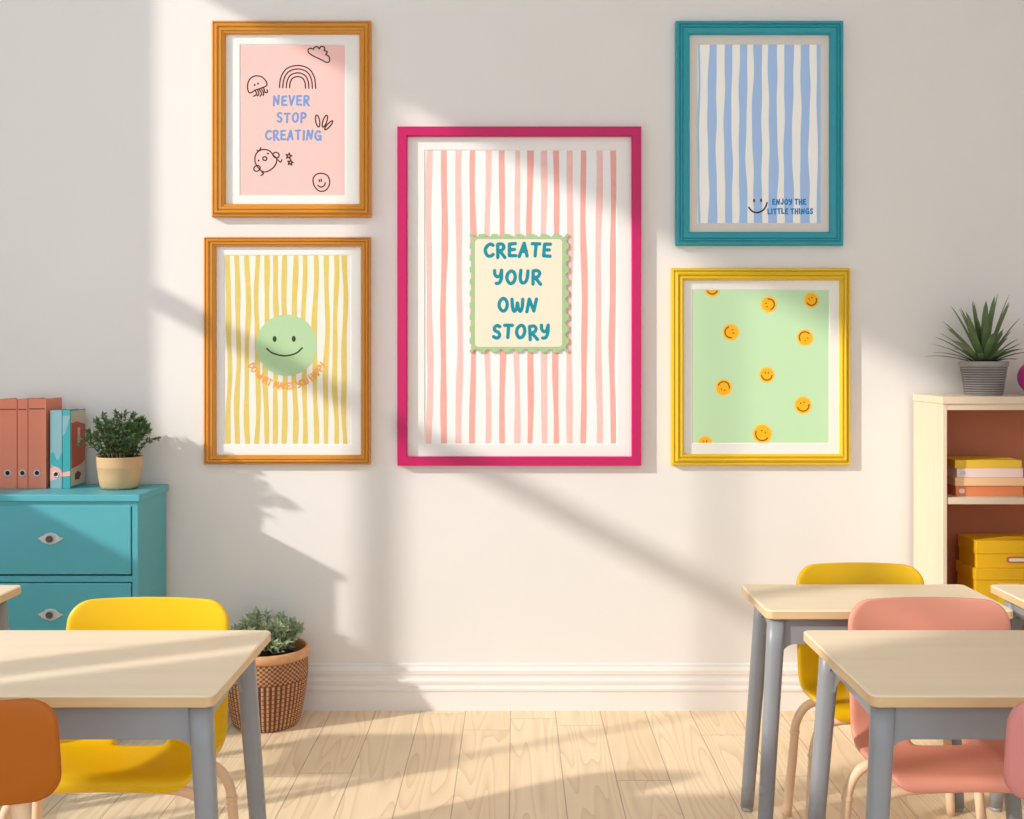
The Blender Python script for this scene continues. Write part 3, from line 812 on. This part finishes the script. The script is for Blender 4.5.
flat_book('orange book at the bottom of the shelf stack', 1.652, 1.905, 4.125, 4.30, SH1, 0.039, 'book_orange', 'book_blush')
flat_book('apricot book second from the bottom of the shelf stack', 1.648, 1.915, 4.12, 4.30, SH1+0.039, 0.031, 'book_apricot')
flat_book('pale pink book under the yellow book in the shelf stack', 1.655, 1.903, 4.122, 4.30, SH1+0.070, 0.034, 'book_blush', 'label_silver')
flat_book('yellow book on top of the shelf stack', 1.650, 1.900, 4.126, 4.30, SH1+0.104, 0.031, 'book_yellow')

def storage_box(label, x0, x1, y0, y1, z, hb, hl, handle, lab):
    t = thing('storage_box', label, 'box', ((x0+x1)/2, (y0+y1)/2, z), 'yellow boxes on the lower shelf')
    hw, hd = (x1-x0)/2, (y1-y0)/2
    bm = bmesh.new(); box(bm, -hw+0.004, hw-0.004, -hd+0.004, hd-0.004, 0, hb+hl*0.5, 0, 0.002, 1); obj('body', bm, 'box_yellow', t)
    bm = bmesh.new(); box(bm, -hw, hw, -hd, hd, hb, hb+hl, 0, 0.003, 2); obj('lid', bm, 'box_yellow', t)
    if handle:
        bm = bmesh.new(); prism(bm, rrect(handle-0.042, handle+0.042, 0.020, 0.044, 0.010), -hd+0.001, -hd+0.005, 'y', 0)
        prism(bm, rrect(handle-0.034, handle+0.034, 0.026, 0.037, 0.005), -hd, -hd+0.003, 'y', 1)
        obj('handle', bm, ['rust_panel', 'box_cream'], t)
    if lab:
        bm = bmesh.new(); box(bm, lab-0.040, lab+0.040, -hd+0.0028, -hd+0.0045, hb*0.15, hb*0.9); obj('label_card', bm, 'box_label', t)
storage_box('lower yellow storage box with a plain label card', 1.722, 2.08, 4.118, 4.300, SH2, 0.120, 0.043, None, -0.050)
storage_box('upper yellow lidded storage box with an oval handle', 1.728, 2.075, 4.124, 4.295, SH2+0.163, 0.054, 0.050, -0.015, None)

# blade plant in grooved stone pot
p3 = thing('potted_yucca', 'spiky long-leaved plant in grooved grey pot on the bookcase', 'plant', (1.806, 4.240, KT))
bm = bmesh.new(); prof = [(0.055, 0.0), (0.066, 0.001)]
for k in range(11):
    z = 0.006 + k*0.0092; r = 0.068 + 0.017*z/0.11
    prof += [(r, z), (r+0.0022, z+0.0025), (r+0.0022, z+0.0062), (r, z+0.0088)]
prof += [(0.087, 0.110), (0.0895, 0.112), (0.0905, 0.128), (0.088, 0.130), (0.082, 0.129), (0.080, 0.112), (0.02, 0.110)]
lathe(bm, prof, 56, smooth=False)
for f in bm.faces:
    c = f.calc_center_median(); q = (c.z-0.006) % 0.0092
    if c.z < 0.108 and len(f.verts) == 4 and (q > 0.0068 or q < 0.0018): f.material_index = 1
obj('pot', bm, ['pot_stone', 'pot_stone_groove'], p3)
bm = bmesh.new(); lathe(bm, [(0.081, 0.114), (0.05, 0.120), (0.001, 0.122)], 24); obj('soil', bm, 'soil', p3)
def blades():
    bm = bmesh.new(); rnd = random.Random(12); n = 46
    for i in range(n):
        t = i/n; a = i*2.39996 + rnd.uniform(-0.2, 0.2)
        tilt = math.radians(8 + 66*t**0.9 + rnd.uniform(-5, 5)); L_ = (0.285 - 0.090*t)*rnd.uniform(0.82, 1.06); w = 0.0140*rnd.uniform(0.85, 1.2)
        d = Vector((math.cos(a)*math.sin(tilt), math.sin(a)*math.sin(tilt), math.cos(tilt)))
        if d.y > 0: d.y *= 0.62
        if t > 0.3 and math.cos(a) > 0.2: L_ *= 0.72
        p = Vector((math.cos(a)*0.018*(0.3+t), math.sin(a)*0.018*(0.3+t), 0.118)); m = 9; prev = None
        for k in range(m+1):
            f = k/m
            s = d.cross(Vector((0, 0, 1)));
            if s.length < 1e-3: s = Vector((1, 0, 0))
            s.normalize(); nn = s.cross(d).normalized()
            ww = w*(0.75 + 0.9*f)*(1-f)**0.55 if f < 1 else 0
            ww = max(ww, 0.0006)
            cur = [bm.verts.new(p + s*ww + nn*ww*0.30), bm.verts.new(p), bm.verts.new(p - s*ww + nn*ww*0.30)]
            if prev:
                for q in range(2): 
                    fc = bm.faces.new((prev[q], prev[q+1], cur[q+1], cur[q])); fc.smooth = True
            prev = cur
            p = p + d*L_/m; d = (d + Vector((0, 0, -0.030 - 0.035*t))*(0.5+f)).normalized()
    return bm
obj('leaves', blades(), 'leaf_blade', p3)

# round magenta vase with dry grass at the right edge
v = thing('round_vase', 'round magenta vase with dry grass at the right end of the bookcase', 'vase', (2.005, 4.22, KT))
bm = bmesh.new(); R_ = 0.072
lathe(bm, [(0.030, 0.0)] + [(R_*math.sin(a), 0.068 - R_*math.cos(a)*0.97) for a in [math.radians(30 + 130*k/18) for k in range(19)]] + [(0.022, 0.142), (0.024, 0.150), (0.020, 0.151), (0.018, 0.138)], 40, close=False)
obj('body', bm, 'vase_magenta', v)
bm = bmesh.new(); rnd = random.Random(4)
for i in range(34):
    a = rnd.uniform(0, 2*PI); k = rnd.random()**0.5; h = rnd.uniform(0.10, 0.17)
    tip = Vector((0.050*k*math.cos(a), 0.05*k*math.sin(a), 0.13+h))
    P = smooth_path([Vector((0.010*math.cos(a), 0.010*math.sin(a), 0.10)), Vector((0.018*k*math.cos(a), 0.018*k*math.sin(a), 0.16)), tip], 5)
    tube(bm, P, [0.0008 if j < len(P)-5 else 0.0026*(1-(j-len(P)+5)/6) + 0.0006 for j in range(len(P))], 5)
obj('dry_grass', bm, 'dry_grass', v)

# ------------------------------------------------------------------ desks
def desk(label, x0, x1, y0, y1, h=0.70, group='school desks'):
    cx, cy = (x0+x1)/2, (y0+y1)/2; hw, hd = (x1-x0)/2, (y1-y0)/2; T = 0.026
    t = thing('school_desk', label, 'desk', (cx, cy, 0), group)
    bm = bmesh.new(); pl = rrect(-hw, hw, -hd, hd, 0.020, 6)
    pi_ = rrect(-hw+0.003, hw-0.003, -hd+0.003, hd-0.003, 0.018, 6)
    tm = bmesh.new(); rings = []
    for poly, z in ((rrect(-hw+0.004, hw-0.004, -hd+0.004, hd-0.004, 0.017, 6), h-T), (pl, h-T+0.003), (pl, h-0.003), (pi_, h)):
        rings.append([tm.verts.new((a, b, z)) for a, b in poly])
    n = len(pl)
    for a, b, mi in zip(rings, rings[1:], (1, 1, 0)):
        for i in range(n): tm.faces.new((a[i], a[(i+1) % n], b[(i+1) % n], b[i])).material_index = mi
    tm.faces.new(rings[-1]).material_index = 0; tm.faces.new(list(reversed(rings[0]))).material_index = 1
    merge(bm, tm); obj('table_top', bm, ['table_top', 'table_edge'], t)
    # apron rails that flare into the legs
    zt, zb = h-T+0.001, h-T-0.074
    lx, ly = hw-0.036, hd-0.036
    bm = bmesh.new()
    def rail_poly(a, b, zb):
        r = 0.045; q = [(a, zt), (a, zb-r)]
        q += [(a+0.012+r-r*math.cos(math.radians(90*k/6)), zb-r+r*math.sin(math.radians(90*k/6))) for k in range(7)]
        q += [(b-0.012-r+r*math.cos(math.radians(90-90*k/6)), zb-r+r*math.sin(math.radians(90-90*k/6))) for k in range(7)]
        return q + [(b, zb-r), (b, zt)]
    for s in (-1, 1):
        lr = lx + 0.004 - (0.028 if s > 0 else 0)
        prism(bm, rail_poly(-lr, lr, zb), s*ly-0.012-0.004*s, s*ly+0.012-0.004*s, 'y')
        tm = bmesh.new(); prism(tm, rail_poly(-ly-0.006, ly+0.006, zb+0.022), s*lx-0.012-0.004*s, s*lx+0.012-0.004*s, 'x')
        for v in tm.verts: v.co.x -= s*0.028*(v.co.y+ly)/(2*ly)
        merge(bm, tm)
    obj('apron', bm, 'table_steel', t)
    for sx in (-1, 1):
        for sy in (-1, 1):
            bm = bmesh.new(); N_ = 20; rings = []
            for k in range(9):
                f = k/8; z = zt*(1-f) + 0.012*f; e = 1-0.22*f
                ccx = sx*(lx - (0.028 if sy > 0 else 0) + 0.044*f); ccy = sy*(ly + 0.030*f)
                ring = []
                for i in range(N_):
                    a = 2*PI*i/N_; ca, sa = math.cos(a), math.sin(a)
                    ring.append(bm.verts.new((ccx + 0.0250*e*math.copysign(abs(ca)**0.75, ca), ccy + 0.0225*e*math.copysign(abs(sa)**0.75, sa), z)))
                rings.append(ring)
            for a, b in zip(rings, rings[1:]):
                for i in range(N_): bm.faces.new((a[i], b[i], b[(i+1) % N_], a[(i+1) % N_])).smooth = True
            bm.faces.new(rings[0]); bm.faces.new(list(reversed(rings[-1])))
            bmesh.ops.recalc_face_normals(bm, faces=bm.faces)
            lg = obj('leg', bm, 'table_steel', t)
            bm = bmesh.new(); lathe(bm, [(0.0165, 0.0), (0.0185, 0.003), (0.0175, 0.013)], 18, cx=sx*(lx - (0.028 if sy > 0 else 0) + 0.044), cy=sy*(ly+0.030)); obj('foot_cap', bm, 'table_steel', lg)
    return t
desk('large front left school desk over the yellow chair, near the wicker basket', -1.395, -0.627, 2.285, 2.842)
desk('front right school desk with the salmon pink chair behind it', 0.741, 1.435, 2.285, 2.842)
desk('back row school desk in front of the yellow chair by the bookcase', 0.700, 1.393, 3.06, 3.420)
desk('school desk cut by the right picture edge in front of the bookcase boxes', 1.472, 2.165, 3.06, 3.420)
desk('school desk corner at the left picture edge before the teal chest', -2.06, -1.525, 3.06, 3.412)

# ------------------------------------------------------------------ chairs
def shell_bm(wscale=1.0):
    bm = bmesh.new()
    prof = [(-0.116, 0.367), (-0.121, 0.380), (-0.119, 0.394), (-0.108, 0.4025), (-0.08, 0.4030), (-0.04, 0.399), (0.04, 0.392), (0.12, 0.388), (0.165, 0.396), (0.192, 0.425), (0.206, 0.48), (0.222, 0.58), (0.236, 0.68), (0.243, 0.755)]
    P = smooth_path([(0, a, b) for a, b in prof], 10)
    S_ = [0]
    for a, b in zip(P, P[1:]): S_.append(S_[-1] + (b-a).length)
    tot = S_[-1]
    def at(s):
        for i in range(len(S_)-1):
            if S_[i+1] >= s - 1e-9:
                f = (s-S_[i])/max(1e-9, S_[i+1]-S_[i]); return P[i].lerp(P[i+1], f), (P[i+1]-P[i]).normalized()
        return P[-1], (P[-1]-P[-2]).normalized()
    r = 0.058
    ss = [r*(1-math.cos(k*PI/2/7)) for k in range(8)]
    m = 26; ss += [r + (tot-2*r)*k/m for k in range(1, m)] + [tot - r*(1-math.cos(k*PI/2/7)) for k in range(7, -1, -1)]
    NU = 20; rows = []
    for s in ss:
        p, tg = at(s); nrm = Vector((0, -tg.z, tg.y))   # towards the sitter / up
        f = s/tot
        hw = 0.215*wscale*(1.0 + 0.03*math.sin(f*PI))
        hw0 = hw; e = min(s, tot-s)
        if e < r: hw = hw - r + math.sqrt(max(0, r*r-(r-e)**2))
        back = max(0, min(1, (f-0.40)/0.2))
        cup = 0.006*(1-back) + 0.030*back
        nn = nrm*(1-back) + Vector((0, -1, 0))*back
        rows.append([bm.verts.new(p + Vector(((u*2/NU-1)*hw, 0, -0.006*back*((u*2/NU-1)*hw/hw0)**2)) + nn*cup*abs((u*2/NU-1)*hw/hw0)**2.2) for u in range(NU+1)])
    for j in range(len(rows)-1):
        sm_ = (ss[j]+ss[j+1])/2/tot
        for u in range(NU):
            if 0.448 < sm_ < 0.488 and 7 <= u <= 12: continue      # hand slot where seat meets back
            bm.faces.new((rows[j][u], rows[j][u+1], rows[j+1][u+1], rows[j+1][u]))
    return bm
def shell_chair(label, x, y, pm, wscale=1.0):
    t = thing('school_chair', label, 'chair', (x, y, 0), 'one-piece shell school chairs')
    s = obj('seat_shell', shell_bm(wscale), pm, t, smooth=True)
    so = s.modifiers.new('thickness', 'SOLIDIFY'); so.thickness = 0.017; so.offset = -1.0
    sb = s.modifiers.new('round', 'SUBSURF'); sb.levels = 1; sb.render_levels = 1
    for sx in (-1, 1):
        for y0, y1, yf in ((-0.080, -0.090, -0.115), (0.105, 0.115, 0.135)):
            bm = bmesh.new()
            pts = [(sx*0.03, y0, 0.367), (sx*0.12*wscale, y0, 0.364), (sx*0.185*wscale, y0, 0.357), (sx*0.226*wscale, y0*0.98+y1*0.02, 0.335), (sx*0.248*wscale, y1, 0.285), (sx*0.254*wscale, y1*0.9+yf*0.1, 0.22), (sx*0.272*wscale, yf, 0.0)]
            Q = smooth_path(pts, 6); tube(bm, Q, [0.0130 if q.z > 0.2 else 0.0138 for q in Q], 14)
            lg = obj('leg', bm, 'leg_wood', t)
            bm = bmesh.new(); i = min(range(len(Q)), key=lambda k: abs(Q[k].z-0.262)); d = (Q[i+1]-Q[i]).normalized()
            tube(bm, [Q[i]-d*0.006, Q[i]-d*0.004, Q[i]+d*0.004, Q[i]+d*0.006], [0.0135, 0.0150, 0.0150, 0.0135], 14); obj('collar', bm, 'leg_wood', lg)
    # cross bar under the seat
    bm = bmesh.new(); box(bm, -0.05, 0.05, -0.090, 0.115, 0.358, 0.374, 0, 0.004, 2); obj('seat_mount', bm, 'leg_wood', t)
    return t
shell_chair('yellow shell chair behind the front left desk', -0.985, 2.735, 'yellow_plastic', 1.0)
shell_chair('salmon pink shell chair behind the front right desk', 1.112, 2.735, 'pink_plastic', 1.0)
shell_chair('yellow shell chair behind the back row desk near the bookcase', 1.086, 3.242, 'yellow_plastic', 0.925)

def panel_chair(label, x, y, pm):
    """seen from behind: backrest panel on two wooden uprights; faces away from the viewer"""
    t = thing('school_chair', label, 'chair', (x, y, 0), 'chairs seen from behind in the foreground')
    bm = bmesh.new(); N_ = 18; rows = []
    zs0, zs1, hw, r = 0.561, 0.770, 0.200, 0.056
    es = [r*(1-math.cos(k*PI/2/6)) for k in range(7)]; H = zs1-zs0
    zz = es + [r + (H-2*r)*k/5 for k in range(1, 5)] + [H - e for e in reversed(es)]
    for z in zz:
        e = min(z, H-z); w = hw - r + math.sqrt(max(0, r*r-(r-e)**2)) if e < r else hw
        rows.append([bm.verts.new(((u*2/N_-1)*w, -0.004 + 0.030*(u*2/N_-1)**2 - 0.03*(z/H), zs0+z)) for u in range(N_+1)])
    for a, b in zip(rows, rows[1:]):
        for u in range(N_): bm.faces.new((a[u], a[u+1], b[u+1], b[u]))
    o = obj('backrest', bm, pm, t, smooth=True)
    so = o.modifiers.new('thickness', 'SOLIDIFY'); so.thickness = 0.016; so.offset = -1
    sb = o.modifiers.new('round', 'SUBSURF'); sb.levels = 1; sb.render_levels = 1
    bm = bmesh.new(); pl = rrect(-0.20, 0.20, 0.035, 0.325, 0.06, 8); prism(bm, pl, 0.380, 0.400, 'z')
    bmesh.ops.bevel(bm, geom=[e for e in bm.edges if abs(e.verts[0].co.z-e.verts[1].co.z) < 1e-6], offset=0.006, segments=3, affect='EDGES')
    obj('seat', bm, pm, t, smooth=False)
    for sx in (-1, 1):
        bm = bmesh.new(); tube(bm, smooth_path([(sx*0.108, 0.014, 0.70), (sx*0.110, 0.040, 0.56), (sx*0.120, 0.044, 0.42), (sx*0.150, 0.020, 0.20), (sx*0.170, -0.020, 0.0)], 6), 0.0175, 16)
        obj('leg', bm, 'leg_wood', t)
        bm = bmesh.new(); tube(bm, [(sx*0.160, 0.275, 0.382), (sx*0.172, 0.282, 0.20), (sx*0.185, 0.292, 0.0)], 0.0165, 16)
        obj('leg', bm, 'leg_wood', t)
    return t
panel_chair('orange chair backrest at the lower left picture edge', -1.054, 2.055, 'orange_plastic')
panel_chair('dusky pink chair backrest at the lower right picture edge', 1.120, 2.055, 'rose_plastic')

# ------------------------------------------------------------------ light
sun = bpy.data.lights.new('sun', 'SUN'); sun.energy = 3.25; sun.angle = math.radians(1.6); sun.color = (1.0, 0.95, 0.87)
so = bpy.data.objects.new('sun', sun); C.objects.link(so)
so.rotation_euler = Vector((1.9, 1.0, -1.0)).to_track_quat('-Z', 'Y').to_euler()
w = bpy.data.worlds.new('sky'); sc.world = w; w.use_nodes = True
bg = w.node_tree.nodes['Background']; bg.inputs['Color'].default_value = (0.80, 0.895, 1.0, 1); bg.inputs['Strength'].default_value = 1.5

# ------------------------------------------------------------------ camera and view
cam = bpy.data.cameras.new('camera'); co = bpy.data.objects.new('camera', cam); C.objects.link(co)
cam.sensor_fit = 'HORIZONTAL'; cam.sensor_width = 36; cam.lens = 36*F_PX/1024
cam.shift_x = -3/1024; cam.shift_y = -50.5/1024; cam.clip_start = 0.02
co.location = (0, 0, CAM_Z); co.rotation_euler = (PI/2, 0, 0)
sc.camera = co
sc.view_settings.view_transform = 'Standard'; sc.view_settings.look = 'None'
sc.view_settings.gamma = 1.0; sc.view_settings.use_curve_mapping = False
sc.view_settings.exposure = 0.0
sc.cycles.max_bounces = 10; sc.cycles.diffuse_bounces = 6
sc.cycles.use_denoising = True
